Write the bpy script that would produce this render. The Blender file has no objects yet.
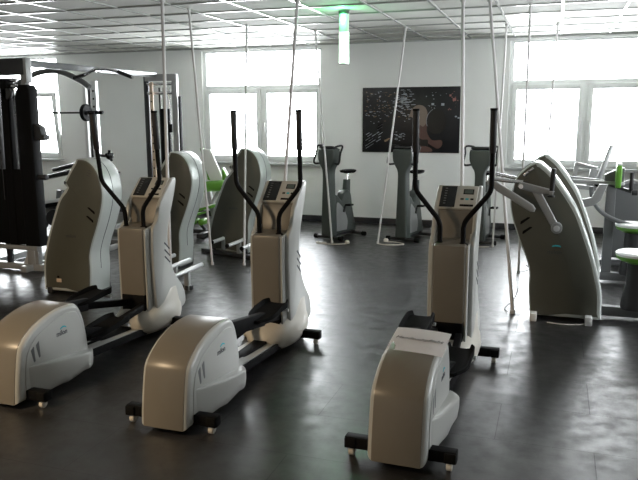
import bpy, bmesh, math, random
from mathutils import Vector, Matrix, Euler
PI = math.pi
random.seed(7)
scn = bpy.context.scene

# ------------------------------------------------------------------ camera
f_px, yaw, pitch, roll, eye = 700.5, .324884, .174957, -.003827, 1.6833
cy, sy = math.cos(yaw), math.sin(yaw)
fw = Vector((-sy, cy, 0)); rt = Vector((cy, sy, 0)); up = Vector((0, 0, 1))
f2 = fw*math.cos(pitch) - up*math.sin(pitch); u2 = up*math.cos(pitch) + fw*math.sin(pitch)
r3 = rt*math.cos(roll) + u2*math.sin(roll); u3 = u2*math.cos(roll) - rt*math.sin(roll)
cam = bpy.data.cameras.new('camera'); cam.sensor_width = 36; cam.lens = f_px/638*36
cam.clip_start = .05; cam.clip_end = 200
camo = bpy.data.objects.new('camera', cam); scn.collection.objects.link(camo)
camo.matrix_world = Matrix(((r3.x, u3.x, -f2.x, 0), (r3.y, u3.y, -f2.y, 0), (r3.z, u3.z, -f2.z, eye), (0, 0, 0, 1)))
scn.camera = camo

# ------------------------------------------------------------------ world, daylight, exposure
WALL_Y, CEIL, XL, XR, YB = 10.74, 2.797, -12.0, 4.2, -3.5
w = bpy.data.worlds.new('overcast'); scn.world = w; w.use_nodes = True
bg = w.node_tree.nodes['Background']; bg.inputs[0].default_value = (.93, .97, 1, 1); bg.inputs[1].default_value = 11.0
WINS = [(-10.70, -8.56), (-5.67, -3.55), (-.70, 1.42)]
SIDE = [(5.0, 7.1)]
for i, (a, b) in enumerate(WINS):
    l = bpy.data.lights.new('daylight_portal', 'AREA'); l.shape = 'RECTANGLE'; l.size = b-a; l.size_y = 1.85
    l.cycles.is_portal = True
    o = bpy.data.objects.new('daylight_portal', l); scn.collection.objects.link(o)
    o.location = ((a+b)/2, WALL_Y+.29, 1.85); o.rotation_euler = (-PI/2, 0, 0)
for i, (a, b) in enumerate(SIDE):
    l = bpy.data.lights.new('daylight_portal', 'AREA'); l.shape = 'RECTANGLE'; l.size = 1.85; l.size_y = b-a
    l.cycles.is_portal = True
    o = bpy.data.objects.new('daylight_portal', l); scn.collection.objects.link(o)
    o.location = (XR+.29, (a+b)/2, 1.85); o.rotation_euler = (0, PI/2, 0)
l = bpy.data.lights.new('warm_room_lamp', 'AREA'); l.shape = 'SQUARE'; l.size = .55; l.energy = 64; l.color = (1, .74, .46)
o = bpy.data.objects.new('warm_room_lamp', l); scn.collection.objects.link(o); o.location = (-4.06, .85, 2.77)
scn.view_settings.view_transform = 'Standard'; scn.view_settings.look = 'None'
scn.view_settings.gamma = 1; scn.view_settings.use_curve_mapping = False
scn.view_settings.exposure = 1.36

# ------------------------------------------------------------------ materials
def mat(name, col, rough=.5, metal=0, noise=0, nscale=40, bump=0, bscale=200, spec=.5, coat=0, emit=None, estr=0):
    m = bpy.data.materials.new(name); m.use_nodes = True; nt = m.node_tree; b = nt.nodes['Principled BSDF']
    b.inputs['Base Color'].default_value = (*col, 1); b.inputs['Roughness'].default_value = rough
    b.inputs['Metallic'].default_value = metal; b.inputs['Specular IOR Level'].default_value = spec
    b.inputs['Coat Weight'].default_value = coat
    if emit: b.inputs['Emission Color'].default_value = (*emit, 1); b.inputs['Emission Strength'].default_value = estr
    tc = nt.nodes.new('ShaderNodeTexCoord')
    if noise:
        n = nt.nodes.new('ShaderNodeTexNoise'); n.inputs['Scale'].default_value = nscale; n.inputs['Detail'].default_value = 4
        nt.links.new(tc.outputs['Object'], n.inputs['Vector'])
        r = nt.nodes.new('ShaderNodeMix'); r.data_type = 'RGBA'
        r.inputs[6].default_value = (*[c*(1-noise) for c in col], 1); r.inputs[7].default_value = (*[min(1, c*(1+noise)) for c in col], 1)
        nt.links.new(n.outputs['Fac'], r.inputs[0]); nt.links.new(r.outputs[2], b.inputs['Base Color'])
    if bump:
        n = nt.nodes.new('ShaderNodeTexNoise'); n.inputs['Scale'].default_value = bscale
        nt.links.new(tc.outputs['Object'], n.inputs['Vector'])
        bp = nt.nodes.new('ShaderNodeBump'); bp.inputs['Strength'].default_value = bump; bp.inputs['Distance'].default_value = .002
        nt.links.new(n.outputs['Fac'], bp.inputs['Height']); nt.links.new(bp.outputs['Normal'], b.inputs['Normal'])
    return m
M = dict(
 wall=mat('white_painted_plaster', (.86, .87, .85), .85, noise=.02, nscale=3, bump=.2, bscale=120),
 tile=mat('mineral_ceiling_tile', (.60, .60, .56), .85, noise=.04, nscale=60, bump=.1, spec=.2),
 bar=mat('enamelled_grid_bar', (.45, .46, .44), .25, spec=.6),
 frame=mat('white_window_plastic', (.84, .86, .85), .35),
 sill=mat('grey_window_sill', (.45, .46, .46), .4),
 base=mat('black_skirting', (.02, .02, .022), .5),
 shellface=mat('greige_lacquer', (.082, .082, .064), .40, noise=.04, nscale=8),
 rim=mat('silver_grey_lacquer', (.50, .53, .51), .34, metal=.15, noise=.03, nscale=10),
 cover=mat('champagne_plastic', (.165, .15, .125), .34, noise=.03, nscale=8),
 side=mat('light_grey_plastic', (.42, .425, .405), .34, noise=.02, nscale=8),
 basew=mat('cream_plastic', (.60, .57, .51), .35, noise=.03, nscale=8),
 black=mat('black_plastic', (.006, .006, .0065), .6, bump=.1, spec=.08),
 rubber=mat('black_rubber', (.008, .008, .008), .75, bump=.2, spec=.06),
 foam=mat('black_foam', (.008, .007, .008), .6, bump=.4, bscale=400),
 chrome=mat('chrome', (.8, .8, .82), .12, metal=1),
 alu=mat('brushed_aluminium', (.72, .73, .74), .35, metal=.4),
 pole=mat('white_conduit', (.62, .60, .60), .35),
 darkmetal=mat('graphite_steel', (.035, .035, .037), .4, metal=.3),
 steel=mat('grey_coated_steel', (.14, .145, .148), .35, metal=.3),
 lsteel=mat('light_grey_coated_steel', (.33, .335, .335), .35, metal=.25),
 bike=mat('grey_green_lacquer', (.06, .072, .066), .4, noise=.05, nscale=10),
 green=mat('green_vinyl', (.13, .36, .04), .4, bump=.1),
 white=mat('white_plastic', (.75, .75, .74), .4),
 whitev=mat('white_vinyl', (.85, .86, .85), .35),
 paper=mat('paper', (.93, .92, .94), .7),
 ink=mat('dark_ink', (.05, .05, .06), .7),
 greyink=mat('grey_ink', (.16, .15, .16), .7),
 teal=mat('teal_print', (.03, .42, .50), .5),
 screen=mat('display_glass', (.02, .022, .024), .15),
 lcd=mat('grey_lcd', (.10, .13, .12), .2),
 panel=mat('console_panel', (.48, .47, .43), .4),
 cable=mat('cream_cable', (.72, .68, .6), .5),
 bcable=mat('black_cable', (.02, .02, .02), .6),
 blackprint=mat('poster_black', (.008, .008, .010), .35),
 cityw=mat('print_white_lights', (.42, .45, .50), .4),
 cityo=mat('print_amber_lights', (.30, .20, .12), .4),
 cityr=mat('print_red_lights', (.35, .15, .13), .4),
 skin=mat('print_skin', (.10, .05, .042), .4),
 hair=mat('print_hair', (.22, .17, .14), .4),
 weight=mat('print_weight_disc', (.004, .004, .005), .4),
 amber=mat('perforated_strip', (.62, .48, .36), .5),
)
# vinyl floor tiles: brick layout fitted to the seams in the room
def floor_material():
    m = bpy.data.materials.new('concrete_look_vinyl_tile'); m.use_nodes = True; nt = m.node_tree; N = nt.nodes; L = nt.links
    b = N['Principled BSDF']; tc = N.new('ShaderNodeTexCoord'); mp = N.new('ShaderNodeMapping')
    mp.inputs['Location'].default_value = (1.21-.49, -3.57+.49*20, 0)
    L.new(tc.outputs['Object'], mp.inputs[0])
    br = N.new('ShaderNodeTexBrick'); br.offset = .5; br.inputs['Scale'].default_value = 1
    br.inputs['Brick Width'].default_value = .98; br.inputs['Row Height'].default_value = .49
    br.inputs['Mortar Size'].default_value = .0022; br.inputs['Mortar Smooth'].default_value = .2
    br.inputs['Color1'].default_value = (.8, .8, .8, 1); br.inputs['Color2'].default_value = (1.2, 1.2, 1.2, 1); br.inputs['Mortar'].default_value = (.35, .35, .35, 1)
    L.new(mp.outputs[0], br.inputs['Vector'])
    def noise(sc, det, ro=.6):
        n = N.new('ShaderNodeTexNoise'); n.inputs['Scale'].default_value = sc; n.inputs['Detail'].default_value = det; n.inputs['Roughness'].default_value = ro
        L.new(tc.outputs['Object'], n.inputs['Vector']); return n
    n1 = noise(2.2, 8, .65); n2 = noise(9, 6, .62)
    cr = N.new('ShaderNodeValToRGB'); cr.color_ramp.elements[0].position = .3; cr.color_ramp.elements[0].color = (.006, .0058, .006, 1)
    cr.color_ramp.elements[1].position = .75; cr.color_ramp.elements[1].color = (.026, .025, .025, 1)
    L.new(n1.outputs['Fac'], cr.inputs[0])
    mx = N.new('ShaderNodeMix'); mx.data_type = 'RGBA'; mx.blend_type = 'MULTIPLY'; mx.inputs[0].default_value = 1
    L.new(cr.outputs[0], mx.inputs[6]); L.new(br.outputs['Color'], mx.inputs[7]); L.new(mx.outputs[2], b.inputs['Base Color'])
    rr = N.new('ShaderNodeMapRange'); rr.inputs[1].default_value = .35; rr.inputs[2].default_value = .7; rr.inputs[3].default_value = .29; rr.inputs[4].default_value = .50
    L.new(n2.outputs['Fac'], rr.inputs[0]); L.new(rr.outputs[0], b.inputs['Roughness'])
    ad = N.new('ShaderNodeMath'); ad.operation = 'MULTIPLY_ADD'; ad.inputs[1].default_value = -1.2
    L.new(br.outputs['Fac'], ad.inputs[0]); L.new(n2.outputs['Fac'], ad.inputs[2])
    n3 = noise(75, 5, .7); ma = N.new('ShaderNodeMath'); ma.operation = 'MULTIPLY_ADD'; ma.inputs[1].default_value = .35
    L.new(n3.outputs['Fac'], ma.inputs[0]); L.new(n2.outputs['Fac'], ma.inputs[2]); L.new(ma.outputs[0], ad.inputs[2])
    ro = N.new('ShaderNodeMath'); ro.operation = 'MULTIPLY_ADD'; ro.inputs[1].default_value = .15
    L.new(br.outputs['Fac'], ro.inputs[0]); L.new(rr.outputs[0], ro.inputs[2]); L.new(ro.outputs[0], b.inputs['Roughness'])
    bp = N.new('ShaderNodeBump'); bp.inputs['Strength'].default_value = .28; bp.inputs['Distance'].default_value = .002
    L.new(ad.outputs[0], bp.inputs['Height']); L.new(bp.outputs['Normal'], b.inputs['Normal'])
    b.inputs['Specular IOR Level'].default_value = .8; b.inputs['IOR'].default_value = 1.55
    return m
M['floor'] = floor_material()
def glass_material():
    m = bpy.data.materials.new('window_glass'); m.use_nodes = True; nt = m.node_tree; nt.nodes.clear()
    o = nt.nodes.new('ShaderNodeOutputMaterial'); t = nt.nodes.new('ShaderNodeBsdfTransparent'); g = nt.nodes.new('ShaderNodeBsdfGlossy')
    g.inputs['Roughness'].default_value = .02; fr = nt.nodes.new('ShaderNodeFresnel'); fr.inputs[0].default_value = 1.3
    mx = nt.nodes.new('ShaderNodeMixShader'); nt.links.new(fr.outputs[0], mx.inputs[0]); nt.links.new(t.outputs[0], mx.inputs[1]); nt.links.new(g.outputs[0], mx.inputs[2]); nt.links.new(mx.outputs[0], o.inputs[0])
    return m
M['glass'] = glass_material()
M['lampglow'] = mat('green_lit_acrylic', (.8, .9, .82), .4, emit=(.66, 1, .74), estr=2.2)
M['lampdim'] = mat('frosted_acrylic', (.42, .50, .44), .4, emit=(.4, .62, .45), estr=.18)
M['ledpanel'] = mat('luminaire_diffuser', (.85, .86, .84), .35, emit=(1, .98, .95), estr=.35)

# ------------------------------------------------------------------ geometry helpers
def V(*a): return Vector(a)
def smooth_path(pts, n=6, closed=False):
    P = [Vector(p) for p in pts]; out = []; m = len(P)
    rng = range(m) if closed else range(m-1)
    for i in rng:
        if closed: p0, p1, p2, p3 = P[(i-1) % m], P[i], P[(i+1) % m], P[(i+2) % m]
        else: p0, p1, p2, p3 = P[max(i-1, 0)], P[i], P[i+1], P[min(i+2, m-1)]
        for k in range(n):
            t = k/n
            out.append(.5*((2*p1)+(-p0+p2)*t+(2*p0-5*p1+4*p2-p3)*t*t+(-p0+3*p1-3*p2+p3)*t**3))
    if not closed: out.append(P[-1])
    return out
def round_corners(pts, r, n=4):
    """polyline with each inner corner replaced by a small arc"""
    P = [Vector(p) for p in pts]; out = [P[0]]
    for i in range(1, len(P)-1):
        a = (P[i-1]-P[i]); b = (P[i+1]-P[i]); d = min(r, a.length*.45, b.length*.45)
        s = P[i]+a.normalized()*d; e = P[i]+b.normalized()*d
        for k in range(n+1):
            t = k/n; out.append(s*(1-t)**2+P[i]*2*t*(1-t)+e*t*t)
    out.append(P[-1]); return out
class MB:
    def __init__(s): s.bm = bmesh.new()
    def box(s, c, size, rot=(0, 0, 0), bev=0, seg=2):
        R = bmesh.ops.create_cube(s.bm, size=1); vs = R['verts']
        mt = Matrix.LocRotScale(Vector(c), Euler(rot), Vector(size)); bmesh.ops.transform(s.bm, matrix=mt, verts=vs)
        if bev:
            es = list({e for v in vs for e in v.link_edges}); bmesh.ops.bevel(s.bm, geom=es, offset=bev, segments=seg, profile=.5, affect='EDGES')
        return s
    def beam(s, a, b, wd, ht, bev=.004, upv=(0, 0, 1)):
        a, b = Vector(a), Vector(b); d = (b-a); L = d.length; y = d.normalized(); z = Vector(upv)
        if abs(y.dot(z)) > .98: z = Vector((0, 1, 0))
        x = y.cross(z).normalized(); z = x.cross(y)
        R = bmesh.ops.create_cube(s.bm, size=1); vs = R['verts']; c = (a+b)/2
        mt = Matrix(((x.x*wd, y.x*L, z.x*ht, c.x), (x.y*wd, y.y*L, z.y*ht, c.y), (x.z*wd, y.z*L, z.z*ht, c.z), (0, 0, 0, 1)))
        bmesh.ops.transform(s.bm, matrix=mt, verts=vs)
        if bev: bmesh.ops.bevel(s.bm, geom=list({e for v in vs for e in v.link_edges}), offset=bev, segments=2, profile=.5, affect='EDGES')
        return s
    def ring(s, pts): return [s.bm.verts.new(p) for p in pts]
    def bridge(s, a, b, closed=True):
        n = len(a)
        for i in range(n if closed else n-1):
            j = (i+1) % n
            try: s.bm.faces.new((a[i], a[j], b[j], b[i]))
            except ValueError: pass
    def cap(s, a, flip=False):
        try: s.bm.faces.new(list(reversed(a)) if flip else a)
        except ValueError: pass
    def tube(s, pts, r, n=12, capend=True):
        P = [Vector(p) for p in pts]; rs = r if isinstance(r, (list, tuple)) else [r]*len(P)
        prev = None; nrm = None
        for i, p in enumerate(P):
            t = (P[min(i+1, len(P)-1)]-P[max(i-1, 0)]).normalized()
            if nrm is None:
                nrm = t.orthogonal().normalized()
            else: nrm = (nrm-t*nrm.dot(t)).normalized()
            bn = t.cross(nrm)
            k = s.ring([p+(nrm*math.cos(2*PI*j/n)+bn*math.sin(2*PI*j/n))*rs[i] for j in range(n)])
            if prev: s.bridge(prev, k)
            elif capend: s.cap(k, True)
            prev = k
        if capend: s.cap(prev)
        return s
    def cyl(s, a, b, r, n=20, bev=0):
        a, b = Vector(a), Vector(b); d = (b-a).normalized()
        if bev: return s.tube([a, a+d*bev*.3, a+d*bev, b-d*bev, b-d*bev*.3, b], [r-bev, r-bev*.3, r, r, r-bev*.3, r-bev], n)
        return s.tube([a, b], r, n)
    def prism(s, prof, plane, a, b, rad=0, n=3):
        """outline (u,v) in 'xz' (pushed along y) or 'yz' (pushed along x) or 'xy' (along z), from a to b, edges rounded by rad"""
        P = [Vector((p[0], p[1])) for p in prof]; m = len(P)
        area = sum(P[i].x*P[(i+1) % m].y-P[(i+1) % m].x*P[i].y for i in range(m))
        if area < 0: P.reverse()
        nor = []
        for i in range(m):
            e1 = (P[i]-P[i-1]).normalized(); e2 = (P[(i+1) % m]-P[i]).normalized()
            n1 = Vector((-e1.y, e1.x)); n2 = Vector((-e2.y, e2.x)); q = n1+n2
            q = q.normalized() if q.length > 1e-6 else n1
            nor.append(q/max(.5, q.dot(n1)))
        def at(u, v, h):
            return {'xz': (u, h, v), 'yz': (h, u, v), 'xy': (u, v, h)}[plane]
        lev = []
        if rad:
            for k in range(n+1):
                t = k/n*PI/2; lev.append((rad*(1-math.sin(t)), a+rad*(1-math.cos(t))))
            for k in range(n, -1, -1):
                t = k/n*PI/2; lev.append((rad*(1-math.sin(t)), b-rad*(1-math.cos(t))))
        else: lev = [(0, a), (0, b)]
        prev = None
        for ins, h in lev:
            k = s.ring([at(*(P[i]+nor[i]*ins), h) for i in range(m)])
            if prev: s.bridge(prev, k)
            else: s.cap(k, True)
            prev = k
        s.cap(prev); return s
    def loft(s, secs, n=36, e=3.2, cap=True):
        """secs: (z, cx, cy, hx, hy[, e]) stacked superellipses"""
        prev = None
        for q in secs:
            z, cx, cy_, hx, hy = q[:5]; ee = q[5] if len(q) > 5 else e
            pts = []
            for j in range(n):
                t = 2*PI*j/n; c, si = math.cos(t), math.sin(t)
                pts.append((cx+hx*math.copysign(abs(c)**(2/ee), c), cy_+hy*math.copysign(abs(si)**(2/ee), si), z))
            k = s.ring(pts)
            if prev: s.bridge(prev, k)
            elif cap: s.cap(k, True)
            prev = k
        if cap: s.cap(prev)
        return s
    def lathe(s, c, prof, n=24, axis='z'):
        c = Vector(c); prev = None
        for r, h in prof:
            pts = []
            for j in range(n):
                t = 2*PI*j/n; a, b = r*math.cos(t), r*math.sin(t)
                pts.append(c+Vector({'z': (a, b, h), 'x': (h, a, b), 'y': (a, h, b)}[axis]))
            k = s.ring(pts)
            if prev: s.bridge(prev, k)
            else: s.cap(k, True)
            prev = k
        s.cap(prev); return s
    def poly(s, pts):
        s.cap(s.ring(pts)); return s
    def sheet(s, rows):
        """grid of points"""
        vs = [[s.bm.verts.new(p) for p in r] for r in rows]
        for i in range(len(vs)-1):
            for j in range(len(vs[0])-1): s.bm.faces.new((vs[i][j], vs[i][j+1], vs[i+1][j+1], vs[i+1][j]))
        return s
def build(name, mb, m, parent=None, label=None, cat=None, group=None, kind=None, smooth=True, loc=None, rotz=0, ang=35):
    bmesh.ops.recalc_face_normals(mb.bm, faces=mb.bm.faces[:])
    me = bpy.data.meshes.new(name); mb.bm.to_mesh(me); mb.bm.free()
    me.materials.append(M[m] if isinstance(m, str) else m)
    if smooth:
        me.polygons.foreach_set('use_smooth', [True]*len(me.polygons)); me.set_sharp_from_angle(angle=math.radians(ang))
    o = bpy.data.objects.new(name, me); scn.collection.objects.link(o)
    if parent: o.parent = parent
    if loc: o.location = loc; o.rotation_euler = (0, 0, rotz)
    if label: o['label'] = label
    if cat: o['category'] = cat
    if group: o['group'] = group
    if kind: o['kind'] = kind
    return o
def thing(name, label, cat, loc=(0, 0, 0), rotz=0, group=None):
    o = bpy.data.objects.new(name, None); scn.collection.objects.link(o); o.empty_display_size = .1
    o.location = loc; o.rotation_euler = (0, 0, rotz); o['label'] = label; o['category'] = cat
    if group: o['group'] = group
    return o
def text(name, body, size, mtx, m, parent, extr=.0006, bold=0, shear=0):
    cu = bpy.data.curves.new(name, 'FONT'); cu.body = body; cu.size = size; cu.extrude = extr; cu.align_x = 'CENTER'; cu.align_y = 'CENTER'
    cu.offset = bold; cu.shear = shear
    t = bpy.data.objects.new('t', cu); scn.collection.objects.link(t)
    dg = bpy.context.evaluated_depsgraph_get(); dg.update()
    me = bpy.data.meshes.new_from_object(t.evaluated_get(dg)); bpy.data.objects.remove(t)
    me.transform(mtx); me.materials.clear(); me.materials.append(M[m]); me.name = name
    o = bpy.data.objects.new(name, me); scn.collection.objects.link(o); o.parent = parent
    return o
def copy_tree(o, parent=None):
    c = o.copy(); scn.collection.objects.link(c); c.parent = parent
    for ch in list(o.children): copy_tree(ch, c)
    return c
def struct(name, mb, m, **k): return build(name, mb, m, kind='structure', **k)

# ------------------------------------------------------------------ room shell
struct('floor', MB().box(((XL+XR)/2, (YB+WALL_Y)/2, -.05), (XR-XL+.6, WALL_Y-YB+.6, .1)), 'floor', smooth=False)
struct('ceiling', MB().box(((XL+XR)/2, (YB+WALL_Y)/2, CEIL+.055), (XR-XL+.6, WALL_Y-YB+.6, .1)), 'tile', smooth=False)
SILL, TRANS, WTOP = .93, 2.14, 2.745
def wall_with_holes(name, a0, a1, holes, place):
    mb = MB(); cur = a0
    def seg(p, q, z0, z1):
        place(mb, p, q, z0, z1)
    for (p, q) in holes:
        seg(cur, p, 0, CEIL); seg(p, q, 0, SILL); seg(p, q, WTOP, CEIL); cur = q
    seg(cur, a1, 0, CEIL); struct(name, mb, 'wall', smooth=False)
wall_with_holes('wall_back', XL-.3, XR+.3, WINS, lambda mb, p, q, z0, z1: mb.box(((p+q)/2, WALL_Y+.15, (z0+z1)/2), (q-p, .3, z1-z0)))
wall_with_holes('wall_right', YB-.3, WALL_Y, SIDE, lambda mb, p, q, z0, z1: mb.box((XR+.15, (p+q)/2, (z0+z1)/2), (.3, q-p, z1-z0)))
struct('wall_left', MB().box((XL-.15, (YB+WALL_Y)/2, CEIL/2), (.3, WALL_Y-YB, CEIL)), 'wall', smooth=False)
struct('wall_front', MB().box(((XL+XR)/2, YB-.15, CEIL/2), (XR-XL, .3, CEIL)), 'wall', smooth=False)
struct('baseboard_back', MB().box(((XL+XR)/2, WALL_Y-.008, .045), (XR-XL, .016, .09), bev=.003), 'base')
struct('baseboard_right', MB().box((XR-.008, (YB+WALL_Y)/2, .045), (.016, WALL_Y-YB-.04, .09), bev=.003), 'base')
struct('baseboard_left', MB().box((XL+.008, (YB+WALL_Y)/2, .045), (.016, WALL_Y-YB-.04, .09), bev=.003), 'base')
# exposed grid of the tiled ceiling
mb = MB(); GX, GY, T = -1.888, 7.134, .625; BW = .024; zc = CEIL-.0015
for i in range(-17, 11):
    x = GX+T*i
    if XL < x < XR: mb.box((x, (YB+WALL_Y)/2, zc), (BW, WALL_Y-YB, .013))
for j in range(-18, 7):
    y = GY+T*j
    if YB < y < WALL_Y: mb.box(((XL+XR)/2, y, zc+.0006), (XR-XL, BW, .013))
struct('trim_1', mb, 'bar', smooth=False)
struct('trim_2', MB().box(((XL+XR)/2, WALL_Y-.012, CEIL-.008), (XR-XL, .024, .022)), 'bar', smooth=False)
# windows: lower pair of sashes, one fixed light above
def window(n, a, b, axis, tilt=False):
    mk = 1 if axis == 'y' else 0
    root = bpy.data.objects.new('window_%d' % n, None); scn.collection.objects.link(root); root['kind'] = 'structure'
    W = b-a
    if axis == 'y': root.location = (a, WALL_Y+.05, 0)
    else: root.location = (XR+.05, b, 0); root.rotation_euler = (0, 0, -PI/2)
    f = MB(); y = .035
    def bx(m, x0, x1, z0, z1, y0, y1, bv=.006): m.box(((x0+x1)/2, (y0+y1)/2, (z0+z1)/2), (x1-x0, y1-y0, z1-z0), bev=bv)
    bx(f, 0, .06, SILL, WTOP, 0, .07); bx(f, W-.06, W, SILL, WTOP, 0, .07)
    bx(f, 0, W, SILL, SILL+.055, .002, .072); bx(f, 0, W, WTOP-.03, WTOP, .002, .072); bx(f, 0, W, TRANS-.03, TRANS+.045, .002, .072)
    bx(f, W/2-.035, W/2+.035, SILL, TRANS, .001, .071)
    build('window_frame', f, 'frame', root)
    g = MB(); bx(g, .05, W-.05, TRANS+.04, WTOP-.03, .035, .04, 0); build('top_pane', g, 'glass', root, smooth=False)
    for k, (p, q) in enumerate(((.045, W/2-.022), (W/2+.022, W-.045))):
        s = MB(); z0, z1 = SILL+.04, TRANS-.015; t = .075; h = -.028
        bx(s, p, p+t, z0, z1, h, .03, .008); bx(s, q-t, q, z0, z1, h, .03, .008); bx(s, p, q, z0, z0+t, h+.001, .029, .008); bx(s, p, q, z1-t, z1, h+.001, .029, .008)
        so = build('sash', s, 'frame', root)
        g = MB(); bx(g, p+t-.005, q-t+.005, z0+t-.005, z1-t+.005, 0, .006, 0); build('sash_pane', g, 'glass', so, smooth=False)
        hx = q-.035 if k == 0 else p+.035
        hb = MB(); hb.box((hx, h-.008, 1.56), (.028, .014, .09), bev=.005); hb.cyl((hx, h-.01, 1.575), (hx, h-.045, 1.575), .011, 12); hb.box((hx, h-.045, 1.515), (.02, .016, .14), bev=.006)
        build('window_handle', hb, 'white', so)
        if tilt and k == 1:
            piv = Matrix.Translation(V(0, 0, z0)) @ Matrix.Rotation(math.radians(5), 4, 'X') @ Matrix.Translation(V(0, 0, -z0))
            so.matrix_local = piv
    sb = MB(); bx(sb, -.03, W+.03, SILL-.035, SILL+.003, -.16, -.001, .006); build('window_sill', sb, 'sill', root)
for n, (a, b) in enumerate(WINS): window(n+1, a, b, 'y', tilt=(n == 0))
for n, (a, b) in enumerate(SIDE): window(n+4, a, b, 'x')

# ------------------------------------------------------------------ big machine shells (two rows facing each other)
SHELL = [(0, .03), (-.02, .25), (-.022, .40), (-.055, .52), (-.12, .68), (-.175, .84), (-.20, .97), (-.192, 1.08), (-.16, 1.18), (-.105, 1.255), (-.03, 1.30),
         (.07, 1.305), (.15, 1.20), (.235, 1.075), (.195, 1.035), (.285, .94), (.36, .78), (.44, .58), (.495, .41), (.525, .25), (.53, .03)]
def dense(prof, sharp):
    """catmull-rom between points, corners listed in sharp are kept"""
    n = len(prof); out = []
    P = [Vector((p[0], p[1], 0)) for p in prof]
    for i in range(n):
        a, b = i, (i+1) % n
        p1, p2 = P[a], P[b]
        p0 = P[a-1] if a not in sharp else p1-(p2-p1)
        p3 = P[(b+1) % n] if b not in sharp else p2+(p2-p1)
        for k in range(4):
            t = k/4; q = .5*((2*p1)+(-p0+p2)*t+(2*p0-5*p1+4*p2-p3)*t*t+(-p0+3*p1-3*p2+p3)*t**3)
            out.append((q.x, q.y))
    return out
SH = dense(SHELL, {0, 11, 12, 13, 14, 20})
SHELL_B = SHELL[:9]+[(-.105, 1.245), (-.055, 1.285), (.0, 1.31), (.035, 1.30), (.13, 1.215), (.24, 1.07), (.335, .92), (.405, .75), (.47, .57), (.515, .41), (.55, .25), (.56, .03)]
SHB = dense(SHELL_B, {0, 11, 12, 20})
def inset(P, d, d2=None):
    """d2: other distance on the bow side (second half of the outline)"""
    m = len(P); P = [Vector(p) for p in P]
    area = sum(P[i].x*P[(i+1) % m].y-P[(i+1) % m].x*P[i].y for i in range(m)); sg = 1 if area > 0 else -1
    out = []
    for i in range(m):
        e1 = (P[i]-P[i-1]).normalized(); e2 = (P[(i+1) % m]-P[i]).normalized(); q = (Vector((-e1.y, e1.x))+Vector((-e2.y, e2.x))).normalized()*sg
        out.append(tuple(P[i]+q*(d if d2 is None or i < 44 or i > 82 else d2)))
    return out
def add_shell(root, s, t=.34, logo=False, teal=False, foot='darkmetal', ov=.0, SH=SH):
    """s=+1: wavy edge towards -x (right-hand row), s=-1 mirrored"""
    fl = lambda P: [(s*u, v) for u, v in P]
    mb = MB().prism(fl(SH), 'xz', .010, t-.010, rad=.022, n=4); build('shell', mb, 'rim', root)
    for y0, y1 in ((0, .03), (t-.03, t)):
        build('face_panel', MB().prism(fl(inset(SH, .010, .034)), 'xz', y0, y1, rad=.008, n=2), 'shellface', root, label='darker flat greige side of the housing')
    # seam running round the middle of the rim
    Q = inset(SH, -.0012); i0 = 2
    pts = [(s*u, t/2, v) for u, v in Q[4:44]]
    build('rim_seam', MB().tube(pts, .0022, 6), 'ink', root)
    # cooling slots and grip marks
    sl = MB()
    for (u, v) in ((-.075, .83), (-.055, .75)):
        for yy in (-.001,):
            sl.loft([(0, 0, 0, .001, .001)], cap=False) if False else None
            pr = [(u-.035, v-.028), (u-.028, v-.032), (u+.038, v+.022), (u+.040, v+.030), (u+.022, v+.030), (u-.032, v-.008)]
            sl.prism(fl(pr), 'xz', -.002, .006)
    build('cooling_slot', sl, 'black', root)
    gm = MB()
    for k in range(3):
        u, v = -.105+.012*k, 1.19-.022*k
        gm.beam((s*u, -.001, v), (s*(u+.035), -.001, v+.016), .004, .004, 0)
    build('grip_mark', gm, 'ink', root)
    if logo:
        mt = Matrix.Translation(V(s*.17, -.002, .58)) @ Matrix.Rotation(PI/2, 4, 'X')
        text('logo_text', 'milon', .05, mt, 'ink', root)
        if teal:
            mb = MB(); mb.prism([(s*.17+.035*math.cos(a)+.012, .625+.014*math.sin(a)) for a in [k*PI/7 for k in range(8)]]+[(s*.17+.03*math.cos(a)+.016, .622+.006*math.sin(a)) for a in [PI-k*PI/7 for k in range(8)]], 'xz', -.0025, .001)
            build('logo_swoosh', mb, 'teal', root)
    # feet
    for u in (.03, .46):
        ft = MB().box((s*u, t/2, .035), (.055, t+ov, .07), bev=.006); build('foot', ft, foot, root)
    # screw caps
def step_bars(root, xs, ys, L=.62, z=.2):
    """low tube bars on posts beside the shell"""
    for x, y0 in zip(xs, ys):
        b = build('step_bar', MB().cyl((x, y0, z), (x, y0+L, z), .022, 16, bev=.004), 'alu', root)
        build('bar_cap', MB().cyl((x, y0-.014, z), (x, y0+.004, z), .024, 14), 'black', b)
        build('bar_post', MB().box((x, y0+L*.5, z/2-.005), (.05, .045, z-.01), bev=.004), 'lsteel', root)
    x0, x1 = min(xs)-.30, max(xs); y = ys[0]+L*.55
    build('base_beam', MB().beam((x0, y, .03), (x1+.03, ys[-1]+L*.5, .03), .08, .05, .006), 'darkmetal', root)

mA = thing('training_machine', 'nearest weight machine on the right, black handle on a swinging arm', 'exercise machine', (-.14, 5.95, 0), 0, 'weight machines with curved housings')
add_shell(mA, 1, logo=True, teal=True, foot='white', ov=.16, SH=SHB)
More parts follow.
